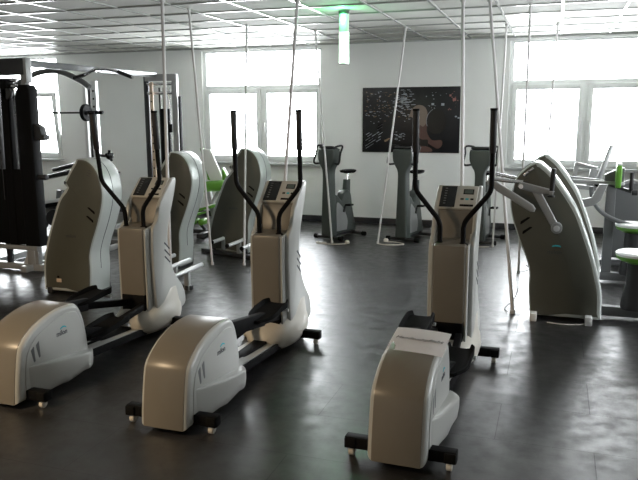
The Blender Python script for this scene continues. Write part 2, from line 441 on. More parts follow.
# swinging lever and arms of the nearest right-hand machine (local coordinates from its left base corner)
a = MB().beam((.17, -.055, .80), (-.03, -.055, 1.10), .028, .055, .01, upv=(0, 1, 0)); build('lever_arm', MB().prism(round_corners([(.155, .76, 0), (.205, .79, 0), (.03, 1.10, 0), (-.02, 1.12, 0), (-.03, 1.08, 0), (.155, .76, 0)], .02)[:-1], 'xz', -.075, -.045, rad=.006), 'lsteel', mA)
a.bm.free()
build('pivot_disc', MB().cyl((.175, -.005, .79), (.175, -.095, .79), .044, 28, bev=.006), 'lsteel', mA)
build('pivot_cap', MB().cyl((.175, -.093, .79), (.175, -.105, .79), .024, 24, bev=.003), 'alu', mA)
build('swing_arm', MB().prism([(-.13, 1.145), (-.10, 1.155), (.13, 1.10), (.145, 1.085), (.13, 1.07), (.02, 1.065), (-.12, 1.10), (-.14, 1.12)], 'xz', -.11, -.07, rad=.012), 'lsteel', mA)
h = MB().cyl((.12, -.13, 1.045), (.12, -.13, 1.06), .03, 20, bev=.004); h.tube([(.12, -.13, 1.05), (.125, -.13, 1.13), (.13, -.13, 1.27)], [.017, .019, .021], 14)
build('handle', h, 'foam', mA)
build('handle_bracket', MB().beam((.12, -.09, 1.08), (.12, -.155, 1.08), .03, .03, .004), 'lsteel', mA)
build('fore_arm', MB().prism([(-.33, 1.165), (-.30, 1.165), (-.01, .985), (.01, .955), (.0, .93), (-.03, .93), (-.30, 1.09), (-.34, 1.13)], 'xz', -.20, -.165, rad=.012), 'lsteel', mA)
build('arm_spindle', MB().cyl((-.11, .0, 1.13), (-.11, -.2, 1.13), .018, 16), 'chrome', mA)
build('cross_bar', MB().tube([(-.34, .10, 1.205), (-.22, .09, 1.18), (-.11, .06, 1.165)], .014, 12).tube([(-.34, .02, 1.165), (-.24, 0, 1.155), (-.10, -.02, 1.15)], .016, 12), 'chrome', mA)
build('cross_bar_mount', MB().beam((-.36, -.18, 1.15), (-.34, .12, 1.20), .03, .04, .006), 'lsteel', mA)
cl = MB()
for k in range(2): cl.beam((-.10+.03*k, -.01, 1.20+.028*k), (-.055+.03*k, -.01, 1.245+.02*k), .016, .02, .004)
build('release_clip', cl, 'chrome', mA)
# seat side of that machine
def seat_unit(root, x, y, zs, beamx0, zb=.07):
    build('base_beam', MB().box(((beamx0+x+.3)/2, y, zb), (x+.3-beamx0, .09, .08), bev=.008), 'steel', root)
    build('beam_foot', MB().box((x+.24, y, .02), (.07, .5, .04), bev=.006), 'darkmetal', root)
    s = build('seat_post', MB().loft([(zb+.03, x, y, .12, .10, 2.4), (.16, x, y, .115, .095, 2.4), (.32, x, y, .09, .07, 2.4), (zs-.09, x, y, .085, .06, 2.4)], 24), 'darkmetal', root)
    build('seat_shell', MB().loft([(zs-.09, x, y, .10, .10, 2.3), (zs-.06, x, y, .165, .165, 2.3), (zs-.03, x, y, .18, .18, 2.3)], 32), 'green', root)
    build('seat_cushion', MB().loft([(zs-.031, x, y, .178, .178, 2.3), (zs-.012, x, y, .182, .182, 2.3), (zs, x, y, .165, .165, 2.3), (zs+.003, x, y, .12, .12, 2.3)], 32), 'whitev', root)
seat_unit(mA, .83, .22, .58, .52)

mB = thing('training_machine', 'second curved weight machine on the right, beside a grey column with green pad', 'exercise machine', (-.09, 7.2, 0), 0, 'weight machines with curved housings')
add_shell(mB, 1, SH=SHB)
build('column', MB().box((.63, .35, .56), (.09, .07, .98), bev=.006), 'steel', mB)
build('head_plate', MB().prism([(.56, 1.02), (.56, 1.10), (.70, 1.17), (.74, 1.17), (.74, 1.00), (.62, .985)], 'xz', .30, .38, rad=.006), 'steel', mB)
build('green_pad', MB().prism(round_corners([(.655, .985, 0), (.705, .985, 0), (.705, 1.205, 0), (.655, 1.205, 0), (.655, .985, 0)], .02)[:-1], 'xz', .13, .30, rad=.012), 'green', mB, label='upright green pad')
build('pad_cap', MB().box((.68, .21, 1.215), (.045, .16, .018), bev=.006), 'whitev', mB)
build('handle', MB().cyl((.785, .05, .97), (.785, .05, 1.15), .019, 14, bev=.004), 'foam', mB)
build('handle_bracket', MB().beam((.62, .30, 1.00), (.82, .05, .955), .03, .03, .005).cyl((.79, .05, .955), (.84, .05, .955), .028, 14), 'darkmetal', mB)
build('top_arm', MB().beam((.06, .15, 1.055), (.74, .27, 1.015), .05, .035, .006).beam((.02, .20, 1.09), (.55, .30, 1.04), .03, .03, .006), 'lsteel', mB)
build('cranked_arm', MB().prism([(.26, .80), (.27, .86), (.44, .90), (.50, 1.03), (.58, 1.03), (.52, .87), (.46, .82), (.28, .78)], 'xz', .02, .06, rad=.008), 'lsteel', mB)
build('curved_strut', MB().tube(smooth_path([(.44, .3, .98), (.46, .3, .86), (.52, .3, .76), (.62, .3, .68), (.78, .3, .62), (.95, .3, .58)], 5), .022, 12), 'steel', mB)
seat_unit(mB, .87, .35, .62, .52)

mR = thing('training_machine', 'weight machine with a raised light grey frame and slanted rear arm under the right window', 'exercise machine', (.10, 8.5, 0), 0, 'weight machines with curved housings')
build('raised_frame', MB().beam((.09, -.03, .86), (.135, -.03, 1.15), .05, .055).beam((.12, -.03, 1.145), (.345, -.03, 1.09), .06, .04).beam((.27, -.03, .86), (.315, -.03, 1.09), .07, .07).beam((-.03, -.05, .90), (.60, -.05, .85), .05, .05), 'lsteel', mR)
build('rear_post', MB().box((.06, .0, .44), (.08, .08, .88), bev=.006).box((.60, .0, .03), (1.3, .09, .06), bev=.006), 'steel', mR)
build('slanted_arm', MB().beam((.34, -.03, .88), (.49, .02, 1.35), .045, .05, .01), 'lsteel', mR)
build('roller_pad', MB().cyl((.365, -.1, .93), (.365, .03, .93), .04, 20, bev=.006), 'black', mR)
build('guard_shell', MB().prism(smooth_path([(.50, .10, 0), (.46, .55, 0), (.52, .85, 0), (.72, .95, 0), (1.0, .80, 0), (1.15, .40, 0), (1.2, .10, 0)], 5), 'xz', -.12, .10, rad=.03), 'steel', mR)
build('guard_edge', MB().tube(smooth_path([(.52, -.13, .88), (.72, -.13, .97), (1.0, -.13, .82), (1.16, -.13, .42), (1.21, -.13, .12)], 5), .018, 10), 'lsteel', mR)

mL1 = thing('training_machine', 'big tan weight machine housing behind the left cross trainer, small light sticker low on it', 'exercise machine', (-4.12, 5.42, 0), 0, 'weight machines with curved housings')
add_shell(mL1, -1, logo=True)
build('sticker', MB().box((-.34, -.002, .14), (.055, .004, .035), bev=.001), 'amber', mL1, label='small amber sticker'); build('sticker_clip', MB().box((-.345, -.004, .175), (.02, .006, .02)), 'black', mL1)
mL2 = thing('training_machine', 'dark curved weight machine between left cross trainer and green bench', 'exercise machine', (-3.925, 6.75, 0), 0, 'weight machines with curved housings')
add_shell(mL2, -1)
step_bars(mL2, (.045, .325, .565), (-.78, -.95, -1.13))
mL3 = thing('training_machine', 'dark curved weight machine in front of the middle window, behind the middle cross trainer', 'exercise machine', (-3.53, 7.72, 0), 0, 'weight machines with curved housings')
add_shell(mL3, -1, logo=True)
step_bars(mL3, (-.32, -.04, .19), (-.30, -.46, -.56))

# ------------------------------------------------------------------ cross trainers
def swoosh(s, x, y, z, k=1):
    mb = MB()
    up_ = [(y+(-.03+.0086*i)*k, z+(.012+.012*math.sin(i/7*PI))*k) for i in range(8)]
    lo = [(y+(.03-.0086*i)*k, z+(.004+.010*math.sin(i/7*PI))*k) for i in range(8)]
    return mb.prism(up_+lo, 'yz', x-.0015, x+.0015)
def trainer(loc, rz, label, swing, phase):
    t = thing('cross_trainer', label, 'exercise machine', loc, rz, 'cross trainers in the foreground')
    # rear wheel housing: profile in y,z
    hp = [(.0, .035), (.010, .14), (.038, .30), (.068, .375), (.165, .445), (.29, .490), (.43, .510), (.55, .502), (.605, .465), (.645, .375), (.668, .26), (.68, .15), (.63, .075), (.40, .035)]
    prof = dense(hp, {0, 11, 13})
    build('wheel_housing', MB().prism(prof, 'yz', -.146, .146, rad=.030, n=6), 'side', t)
    cp = inset(prof, -.0035)
    build('housing_cover', MB().prism(cp, 'yz', -.122, .122, rad=.004, n=2), 'cover', t, label='darker champagne coloured front and top cover')
    sp = dense([(.075, .06), (.07, .16), (.09, .28), (.118, .335), (.19, .395), (.32, .440), (.44, .464), (.53, .460), (.570, .435), (.605, .36), (.625, .26), (.635, .15), (.60, .085), (.40, .06)], {0, 11, 13})
    for s in (-1, 1):
        q = build('side_panel', MB().prism(sp, 'yz', min(s*.136, s*.1505), max(s*.136, s*.1505), rad=.005, n=3), 'side', t)
        # bulging step moulded round the lower flank, tip at the front, broad and rounded at the back
        mb = MB(); rows = []
        for (dz, k_) in ((0, .0), (-.001, .5), (-.003, .90), (-.008, .98), (-.018, 1.0), (-.06, 1.0), (-.12, .90), (-.17, .70), (-.20, .4)):
            row = []
            for k in range(25):
                v = k/24; y = .085+.615*v
                w_ = .070*math.sin(PI*min(1, (v/.80)*.5 if v < .80 else .5+(v-.80)/.40))**.8
                zt = .238-.075*v
                zz = max(.035+.045*max(0, v-.45)/.55, zt+dz*(.95))
                row.append((s*(.144+w_*k_), y if v < .78 else y, zz))
            rows.append(row)
        mb.sheet(rows); build('flank_step', mb, 'side', t, ang=70)
        sl = MB()
        for k in range(2): sl.prism(round_corners([(.130+.045*k, .325+.02*k, 0), (.150+.045*k, .245+.015*k, 0), (.162+.045*k, .25+.015*k, 0), (.156+.045*k, .345+.02*k, 0), (.130+.045*k, .325+.02*k, 0)], .006)[:-1], 'yz', s*.1505-.001, s*.1505+.001)
        build('cooling_slot', sl, 'steel', t)
        build('logo_swoosh', swoosh(s, s*.1510, .425, .372, .9), 'teal', t)
        R = Matrix(((0, 0, s, s*.1507), (s, 0, 0, .41), (0, 1, 0, .352), (0, 0, 0, 1)))
        text('logo_text', 'milon', .045, R, 'ink', t, bold=.001)
        build('screw', MB().cyl((s*.149, .11, .10), (s*.1535, .11, .10), .006, 10), 'chrome', t)
    # rear crossbar with rubber ends and rollers
    def crossbar(y, w_, h_=.06):
        b = build('crossbar', MB().box((0, y, .072), (w_, .06, h_), bev=.006), 'black', t)
        for s in (-1, 1):
            build('end_cap', MB().box((s*(w_/2-.03), y-.005, .072), (.056, .070, .052), bev=.005), 'rubber', b)
            build('roller', MB().cyl((s*(w_/2-.035)-.014, y-.01, .024), (s*(w_/2-.035)+.014, y-.01, .024), .024, 18, bev=.004), 'basew', b)
            build('roller_bracket', MB().box((s*(w_/2-.035), y-.004, .042), (.034, .02, .02)), 'darkmetal', b)
    crossbar(.10, .56); crossbar(1.70, .64)
    # floor rail and cover between housing and tower
    build('rail', MB().beam((0, .60, .085), (0, 1.42, .085), .10, .07, .008), 'black', t)
    for s in (-1, 1):
        build('rail_cover', MB().beam((s*.062, .60, .135), (s*.062, 1.42, .085), .075, .012, .003), 'side', t)
        build('rail_side', MB().beam((s*.108, .60, .11), (s*.108, 1.42, .06), .018, .05, .003), 'black', t)
    # tower: cream foot
    build('tower_foot', MB().loft([(.012, 0, 1.68, .12, .24, 2.4), (.03, 0, 1.66, .155, .30, 2.4), (.07, 0, 1.645, .185, .335, 2.4), (.12, 0, 1.64, .195, .345, 2.4), (.17, 0, 1.65, .186, .335, 2.5), (.20, 0, 1.67, .172, .31, 2.6), (.24, 0, 1.73, .160, .235, 2.8), (.33, 0, 1.77, .1535, .145, 3), (.345, 0, 1.77, .14, .13, 3)], 44), 'basew', t)
    build('pedal_opening', MB().box((0, 1.50, .255), (.20, .15, .16), bev=.006), 'black', t, label='dark recess for the pedal arms')
    # lower front cover with rounded shoulder
    lp = dense([(1.43, .335), (1.425, .60), (1.43, .82), (1.445, .850), (1.50, .862), (1.63, .872), (1.70, .86), (1.72, .60), (1.72, .335)], {0, 8})
    build('lower_cover', MB().prism(lp, 'yz', -.106, .106, rad=.014, n=4), 'cover', t)
    build('cover_edge', MB().prism(dense([(1.44, .20), (1.438, .60), (1.442, .82), (1.46, .845), (1.56, .86), (1.64, .86), (1.62, .20)], {0, 6}), 'yz', .1065, .122, rad=.005), 'side', t)
    build('cover_edge', MB().prism(dense([(1.44, .20), (1.438, .60), (1.442, .82), (1.46, .845), (1.56, .86), (1.64, .86), (1.62, .20)], {0, 6}), 'yz', -.122, -.1065, rad=.005), 'side', t)
    upf = [(1.60, .80), (1.625, .92), (1.65, 1.00), (1.655, 1.045), (1.80, 1.185), (1.85, 1.20), (1.855, 1.17), (1.80, 1.05), (1.72, .85), (1.70, .60), (1.70, .55), (1.62, .6)]
    build('upper_cover', MB().prism(upf, 'yz', -.124, .124, rad=.012), 'cover', t)
    pan = dense([(1.52, .21), (1.50, .40), (1.50, .80), (1.575, .90), (1.625, 1.02), (1.66, 1.06), (1.82, 1.205), (1.875, 1.205), (1.875, 1.16), (1.825, 1.03), (1.745, .86), (1.72, .72), (1.745, .56), (1.82, .42), (1.93, .30), (1.965, .20), (1.94, .14), (1.80, .12), (1.62, .16)], {0, 6, 7})
    for s in (-1, 1):
        build('tower_side', MB().prism(pan, 'yz', min(s*.118, s*.152), max(s*.118, s*.152), rad=.012, n=3), 'side', t)
        sl = MB()
        for k in range(3): sl.beam((s*.152, 1.66, .60+.055*k), (s*.152, 1.735, .54+.055*k), .004, .012, 0)
        build('cooling_slot', sl, 'ink', t)
    # console
    mtc = Matrix.Translation(V(0, 1.745, 1.127)) @ Matrix.Rotation(math.atan2(.14, .145), 4, 'X')
    def con(name, c, sz, m, bv=.002):
        mb = MB().box(c, sz, bev=bv); bmesh.ops.transform(mb.bm, matrix=mtc, verts=mb.bm.verts); return build(name, mb, m, cons)
    mb = MB().box((0, 0, .006), (.262, .205, .022), bev=.008); bmesh.ops.transform(mb.bm, matrix=mtc, verts=mb.bm.verts); cons = build('console', mb, 'panel', t)
    con('display_strip', (-.066, 0, .0175), (.105, .185, .003), 'screen')
    con('lcd_screen', (.068, .045, .0175), (.07, .045, .003), 'screen')
    con('lcd_inner', (.068, .045, .0192), (.055, .032, .001), 'lcd', 0)
    for k, mm in enumerate(('black', 'teal', 'black')):
        con('console_button', (.03+.033*k, -.02, .0180), (.022, .014, .004), mm)
    con('card_slot', (.065, -.075, .018), (.09, .016, .005), 'black')
    for k in range(3):
        mt = mtc @ Matrix.Translation(V(-.105+.0, .06-.05*k, .0192)); 
    dots = MB()
    for k in range(7):
        dots.box((-.085, .07-.022*k, .0195), (.016, .008, .001))
    bmesh.ops.transform(dots.bm, matrix=mtc, verts=dots.bm.verts); build('console_marking', dots, 'steel', cons, smooth=False)
    # moving handles
    for s in (-1, 1):
        a = swing[(s+1)//2]
        def P(x, y, z):
            yy, zz = y-1.52, z-.84; return (s*x, 1.52+yy*math.cos(a)+zz*math.sin(a), .84+zz*math.cos(a)-yy*math.sin(a))
        pts = round_corners([P(.076, 1.50, .835), P(.076, 1.50, .995), P(.246, 1.49, 1.205), P(.246, 1.48, 1.45), P(.245, 1.47, 1.715)], .045, 6)
        hd = build('handle', MB().tube(pts, .0165, 16), 'black', t)
        g0, g1 = Vector(P(.246, 1.48, 1.45)), Vector(P(.245, 1.47, 1.72))
        build('foam_grip', MB().tube([g0, g0+(g1-g0)*.02, g0+(g1-g0)*.98, g1], [.018, .0215, .0215, .018], 16), 'foam', hd)
        build('grip_end', MB().tube([g1-(g1-g0)*.02, g1+(g1-g0)*.03], .023, 16), 'rubber', hd)
        build('pivot_collar', MB().lathe((s*.076, 1.50, .845), [(.034, -.012), (.036, 0), (.032, .012), (.02, .018)], 24), 'black', t)
    # pedals: long arm + tray with raised side lips
    for s in (-1, 1):
        y0, z0 = phase[0:2] if s < 0 else phase[2:4]
        ar = build('pedal_arm', MB().beam((s*.085, .58, z0+.03), (s*.125, y0+.12, z0-.03), .05, .09, .008).beam((s*.125, y0+.08, z0-.035), (s*.07, 1.52, .25), .045, .05, .008), 'black', t)
        mb = MB(); rows = []
        n = 14
        for i in range(n+1):
            v = i/n; y = y0+.40*v-.04; wd = .088*(1-.6*max(0, (.35-v)/.35)**2-.25*max(0, (v-.85)/.15)**2)
            lip = .010+.024*math.sin(PI*min(1, max(0, v-.1)*.72))
            prf = [(-wd, lip), (-wd+.004, lip-.004), (-wd+.012, .004), (-wd*.5, 0), (0, 0), (wd*.5, 0), (wd-.012, .004), (wd-.004, lip-.004), (wd, lip), (wd+.004, lip), (wd+.002, -.010), (wd*.6, -.020), (-wd*.6, -.020), (-wd-.002, -.010), (-wd-.004, lip)]
            rows.append(mb.ring([(s*.14+u, y, z0+q+.02*v) for u, q in prf]))
            if i: mb.bridge(rows[-2], rows[-1])
        mb.cap(rows[0], True); mb.cap(rows[-1])
        pd = build('pedal', mb, 'rubber', t)
        build('pedal_hinge', MB().cyl((s*.14-.075, y0+.30, z0-.01), (s*.14+.10, y0+.30, z0-.01), .012, 14), 'alu', pd)
    # power lead
    return t
tR = trainer((-.655, 3.08, 0), -math.radians(1.2), 'cross trainer on the right, paper notice lying on its rear housing', (0, 0), (.93, .385, .74, .26))
tM = trainer((-1.925, 3.08, 0), -math.radians(.2), 'cross trainer in the middle of the three, nothing lying on its rear housing', (0, 0), (.55, .20, .95, .385))
tL = trainer((-3.03, 3.08, 0), 0, 'leftmost of the three cross trainers, rear housing cut by the picture edge', (-.10, -.03), (.90, .385, .70, .25))

# notice lying over the rear housing of the right-hand trainer
hk = thing('paper_notice', 'paper notice with a printed German word, lying on the right cross trainer housing', 'paper', (-.640, 3.08, .5125), -math.radians(1.2))
mb = MB(); rows = []
for i in range(9):
    v = i/8
    rows.append([(-.150+.300*k/12, .30+.27*v-.03*(k/12-.5), .010-.022*(1-v)**1.4-.006*abs(k/6-1)**3+.018*v) for k in range(13)])
mb.sheet(rows); bmesh.ops.solidify(mb.bm, geom=mb.bm.faces[:], thickness=.0008)
build('sheet', mb, 'paper', hk)
mt = Matrix.Translation(V(0.0, .44, .0125)) @ Matrix.Rotation(-math.atan2(.03, .30), 4, 'Z') @ Matrix.Rotation(.13, 4, 'X')
text('notice_text', 'Handtuchpflicht', .040, mt, 'greyink', hk, shear=.15)

# ------------------------------------------------------------------ exercise bikes by the back wall
def bike(loc, rz, label):
    t = thing('exercise_bike', label, 'exercise bike', loc, rz, 'exercise bikes along the back wall')
    prof = dense([(-.085, .05), (-.075, .40), (-.060, .80), (-.065, .95), (-.10, 1.02), (-.135, 1.10), (-.14, 1.20), (-.128, 1.245), (.128, 1.245), (.14, 1.20), (.135, 1.10), (.10, 1.02), (.065, .95), (.060, .80), (.075, .40), (.085, .05)], {0, 7, 8, 15})
    build('column', MB().prism(prof, 'xz', 0, .15, rad=.02), 'bike', t)
    build('console_top', MB().box((0, .09, 1.25), (.24, .16, .03), rot=(math.radians(-18), 0, 0), bev=.008), 'darkmetal', t)
    for s in (-1, 1):
        pts = smooth_path([(s*.06, .10, 1.255), (s*.13, .12, 1.285), (s*.21, .10, 1.28), (s*.205, .06, 1.19), (s*.215, .02, 1.08), (s*.19, .02, 1.045), (s*.12, .06, 1.05)], 6)
        build('handle', MB().tube(pts, .0135, 12), 'foam', t)
    body = dense([(.12, .06), (.12, .56), (.20, .60), (.30, .52), (.36, .62), (.45, .66), (.52, .60), (.56, .40), (.62, .20), (.66, .06)], {0, 9})
    build('body', MB().prism(body, 'yz', -.065, .065, rad=.025), 'bike', t)
    build('body_flank', MB().prism(dense([(.16, .10), (.16, .48), (.26, .46), (.36, .36), (.42, .22), (.40, .10)], {0, 5}), 'yz', .064, .076, rad=.006), 'lsteel', t)
    build('body_flank', MB().prism(dense([(.16, .10), (.16, .48), (.26, .46), (.36, .36), (.42, .22), (.40, .10)], {0, 5}), 'yz', -.076, -.064, rad=.006), 'lsteel', t)
    build('seat_tube', MB().loft([(.55, 0, .48, .05, .06), (.80, 0, .50, .042, .05)], 20), 'bike', t)
    build('seat_post', MB().cyl((0, .50, .79), (0, .52, .90), .018, 14), 'chrome', t)
    build('saddle', MB().loft([(.885, 0, .56, .05, .09, 2.2), (.90, 0, .53, .09, .13, 2.2), (.925, 0, .53, .105, .14, 2.2), (.935, 0, .54, .08, .11, 2.2)], 28), 'rubber', t)
    for s in (-1, 1):
        cz = .36+s*.10
        build('crank', MB().beam((s*.09, .30, .36), (s*.09, .33+s*.03, cz), .016, .03, .003), 'darkmetal', t)
        build('pedal', MB().box((s*.145, .33+s*.03, cz), (.09, .09, .025), bev=.006), 'black', t)
    for y, w_ in ((.06, .42), (.60, .46)):
        build('foot_bar', MB().cyl((-w_/2, y, .03), (w_/2, y, .03), .022, 14), 'darkmetal', t)
        for s in (-1, 1): build('foot_cap', MB().cyl((s*w_/2-.03, y, .03), (s*w_/2+.03, y, .03), .03, 14, bev=.005), 'rubber', t)
    build('frame_spine', MB().box((0, .34, .05), (.09, .62, .05), bev=.008), 'darkmetal', t)
    return t
RB = math.radians(-12)
b1 = bike((-2.96, 9.08, 0), math.radians(-19), 'exercise bike left of the night city poster')
b2 = copy_tree(b1); b2.location = (-1.94, 9.22, 0); b2.rotation_euler.z = RB; b2['label'] = 'exercise bike in front of the night city poster'
b3 = copy_tree(b1); b3.location = (-.93, 9.28, 0); b3.rotation_euler.z = math.radians(-6); b3['label'] = 'exercise bike between the poster and the right window'

# ------------------------------------------------------------------ conduits from ceiling to machines, with leads
POLES = [((-3.69, 6.23), (-3.50, 5.85, .012), .017, 'white cable pole behind the left cross trainer'),
 ((-3.70, 6.77), (-3.69, 7.10, .012), .0125, 'thin cable pole standing beside the dark machine with step bars'),
 ((-3.69, 8.20), (-3.33, 7.19, .012), .0125, 'thin cable pole crossing the dark machine before the middle window'),
 ((-2.46, 6.68), (-2.329, 5.703, .012), .016, 'white cable pole leaning down to the middle cross trainer'),
 ((-3.08, 9.02), (-2.80, 8.86, .012), .0125, 'thin leaning cable pole in front of the bike left of the poster'),
 ((-1.89, 9.10), (-2.20, 9.00, .012), .0125, 'thin slanting cable pole crossing the night city poster'),
 ((-.94, 7.23), (-.70, 5.9, .012), .017, 'white cable pole going down behind the right cross trainer console'),
 ((-.69, 7.30), (-.285, 6.08, .012), .0155, 'slanted cable pole just left of the nearest right weight machine'),
 ((-.66, 9.27), (-.72, 9.20, .012), .0125, 'thin cable pole beside the bike nearest the right window'),
 ((-.32, 7.66), (-.32, 7.72, .012), .0125, 'left of the two thin cable poles crossing the right window'),
 ((-.06, 9.40), (-.10, 8.2, .9), .0115, 'right of the two thin cable poles crossing the right window')]
BOT = []
for (tx, ty), bt, r, lb in POLES:
    t = thing('cable_pole', lb, 'pole', (bt[0], bt[1], 0), 0, 'cable poles between ceiling and floor')
    d = V(tx-bt[0], ty-bt[1], CEIL-.002)
    build('tube', MB().tube([(0, 0, bt[2]), d], r, 12), 'pole', t)
    dn = (d-V(0, 0, bt[2])).normalized()
    build('ceiling_collar', MB().cyl(d-V(0, 0, .02), d, r*1.7, 14), 'pole', t)
    if bt[2] < .1: build('foot_plug', MB().cyl((0, 0, 0), (0, 0, .03), r*1.5, 12), 'pole', t)
def lead(pts, m, lb, plug=True, r=.006):
    t = thing('power_lead', lb, 'cable', tuple(pts[0]), 0, 'power leads on the floor')
    L0 = Vector(pts[0]); q = [Vector(p)-L0 for p in pts]
    build('cord', MB().tube(smooth_path(q, 6), r, 8), m, t)
    if plug:
        e = q[-1]; build('plug', MB().loft([(-.0, e.x, e.y, .03, .02), (.03, e.x, e.y, .032, .022), (.045, e.x, e.y, .02, .014)], 16), m, t)
lead([(-2.86, 8.80, .008), (-3.0, 8.84, .008), (-2.95, 8.74, .008), (-2.72, 8.74, .008), (-2.58, 8.84, .008)], 'cable', 'cream lead with plug beneath the bike left of the poster')
lead([(-2.19, 8.96, .008), (-2.05, 8.90, .008), (-1.85, 9.0, .008), (-1.95, 9.12, .008), (-2.12, 9.13, .008)], 'cable', 'cream lead with plug at the bike before the poster')
lead([(-.76, 9.16, .008), (-.85, 9.12, .008), (-.95, 9.16, .008), (-.98, 9.10, .008)], 'cable', 'cream lead with plug at the bike nearest the right window')
lead([(-.33, 6.10, .007), (-.36, 6.2, .007), (-.30, 6.32, .05), (-.27, 6.24, .12), (-.26, 6.34, .16)], 'bcable', 'thin black lead curling up beside the slanted pole', False, .003)
lead([(-.32, 7.75, .007), (-.25, 7.70, .03), (-.16, 7.62, .10), (-.24, 7.58, .12), (-.14, 7.50, .09)], 'bcable', 'thin black lead beside the pole behind the right machines', False, .003)
lead([(.0, 5.86, .007), (.12, 5.84, .007), (.24, 5.87, .007), (.32, 5.93, .007)], 'cable', 'cream lead under the nearest right weight machine', False, .004)

# ------------------------------------------------------------------ ceiling lamp, luminaires, smoke detector
gl = thing('ceiling_lamp', 'green glowing cylinder lamp hanging under the ceiling', 'lamp', (-2.22, 7.46, CEIL-.008))
build('mount', MB().lathe((0, 0, 0), [(.06, 0), (.062, -.02), (.055, -.035)], 24), 'darkmetal', gl)
build('upper_shade', MB().lathe((0, 0, 0), [(.052, -.034), (.052, -.225)], 28), 'lampdim', gl, label='dim frosted upper half')
build('lower_shade', MB().lathe((0, 0, 0), [(.052, -.225), (.052, -.545)], 28), 'lampglow', gl, label='brightly glowing lower half')
build('bottom_ring', MB().lathe((0, 0, 0), [(.053, -.544), (.053, -.556), (.045, -.558)], 28), 'alu', gl)
l = bpy.data.lights.new('green_bulb', 'POINT'); l.energy = 2.2; l.color = (.12, 1, .30); l.shadow_soft_size = .04; l.specular_factor = .1
lo = bpy.data.objects.new('green_bulb', l); scn.collection.objects.link(lo); lo.location = (-2.22+.0, 7.46-.10, CEIL-.10)
for i, lb in ((-3, 'square ceiling light panel before the middle window'), (2, 'square ceiling light panel before the right window')):
    q = thing('ceiling_light', lb, 'ceiling light', (GX+T*(i+.5), GY+T*2.5, CEIL), 0, 'ceiling light panels')
    build('diffuser', MB().box((0, 0, .003), (T-.03, T-.03, .018), bev=.003), 'ledpanel', q)
q = thing('ceiling_light', 'square ceiling light panel nearer the camera, outside the picture', 'ceiling light', (GX+T*-3.5, GY+T*-10.05, CEIL), 0, 'ceiling light panels')
build('diffuser', MB().box((0, 0, .003), (T-.03, T-.03, .018), bev=.003), 'ledpanel', q)
sd = thing('smoke_detector', 'small round smoke detector on the ceiling, upper left', 'smoke detector', (-8.05, 8.45, CEIL-.005))
build('detector_body', MB().lathe((0, 0, 0), [(.055, 0), (.055, -.02), (.04, -.045), (.02, -.05)], 24), 'white', sd); build('detector_ring', MB().lathe((0, 0, 0), [(.06, 0), (.06, -.006)], 24), 'white', sd)

# ------------------------------------------------------------------ poster
po = thing('poster', 'dark poster of a night city and blonde woman lifting a weight, back wall', 'poster', (-2.135, WALL_Y, 1.62))
build('backing', MB().box((0, -.012, 0), (1.50, .022, .985), bev=.003), 'blackprint', po)
YP = -.0245
def lights(name, m, items):
    mb = MB()
    for (x, z, a, b, r) in items: mb.box((x, YP, z), (a, .001, b), rot=(0, r, 0))
    build(name, mb, m, po, smooth=False)
W_, O_, R_ = [], [], []
for k in range(150):
    x = random.uniform(-.70, .02); z = random.uniform(-.05, .44)
    if z < .05 and random.random() < .6: continue
    (W_ if random.random() < .6 else O_).append((x, z, random.uniform(.006, .035), random.uniform(.004, .010), 0))
for k in range(70): W_.append((random.gauss(-.10, .07), random.gauss(.25, .08), random.uniform(.02, .07), .008, random.uniform(-.1, .1)))
for k in range(26):
    u = random.random(); W_.append((-.70+.24*u, -.44+.042*(k % 6)+.15*u, random.uniform(.04, .09), .008, -.56))
for k in range(20): W_.append((random.gauss(-.17, .05), random.gauss(-.25, .06), random.uniform(.01, .05), .007, 0))
O_ += [(-.37, -.31, .06, .03, -.4), (-.34, -.29, .05, .02, -.4)]
for k in range(26):
    x = random.uniform(.22, .72); z = random.uniform(.15, .44); (R_ if x > .55 else W_).append((x, z, random.uniform(.005, .02), random.uniform(.005, .014), 0))
W_ += [(.34, .235, .04, .03, 0), (.49, .23, .045, .035, 0), (.69, .05, .03, .02, 0), (.73, .03, .03, .02, 0)]
R_ += [(.66, .30, .05, .04, 0), (.60, .36, .03, .03, 0)]
lights('white_city_lights', 'cityw', W_); lights('amber_city_lights', 'cityo', O_); lights('red_city_lights', 'cityr', R_)
def flat(name, m, pts, y): build(name, MB().prism([(p[0], p[1]) for p in smooth_path([(a, b, 0) for a, b in pts], 4, closed=True)], 'xz', y-.0006, y), m, po, smooth=False)
flat('printed_hair', 'hair', [(.02, .16), (.10, .22), (.20, .21), (.26, .12), (.26, -.04), (.20, -.14), (.10, -.14), (.08, .0), (.00, .05), (-.03, .02), (.0, .10)], YP-.001)
flat('printed_back', 'skin', [(.12, -.06), (.20, -.10), (.26, -.04), (.26, -.18), (.34, -.30), (.48, -.30), (.49, -.38), (.42, -.43), (.30, -.36), (.20, -.30), (.10, -.32), (.05, -.16)], YP-.002)
flat('printed_top', 'weight', [(.06, -.22), (.18, -.29), (.28, -.30), (.24, -.42), (.08, -.40)], YP-.003)
flat('printed_waist', 'skin', [(.08, -.40), (.28, -.40), (.34, -.475), (.06, -.475)], YP-.0035)
flat('printed_weight_disc', 'weight', [(.40+.15*math.cos(a), -.02+.19*math.sin(a)) for a in [k*PI/5 for k in range(10)]], YP-.0045)
build('printed_disc_edge', MB().tube([(.40+.15*math.cos(a), YP-.0045, -.02+.19*math.sin(a)) for a in [PI*.62+k*PI*.5/8 for k in range(9)]], .003, 6), 'cityw', po)

# ------------------------------------------------------------------ left: multi-station with cable towers and rack
def plate_stack(parent, c, n, w_, d_, h=.028):
    for k in range(n): pass
ms = thing('cable_station', 'black and chrome multi gym with cable towers and top beam, left edge', 'exercise machine', (-5.72, 6.20, 0))
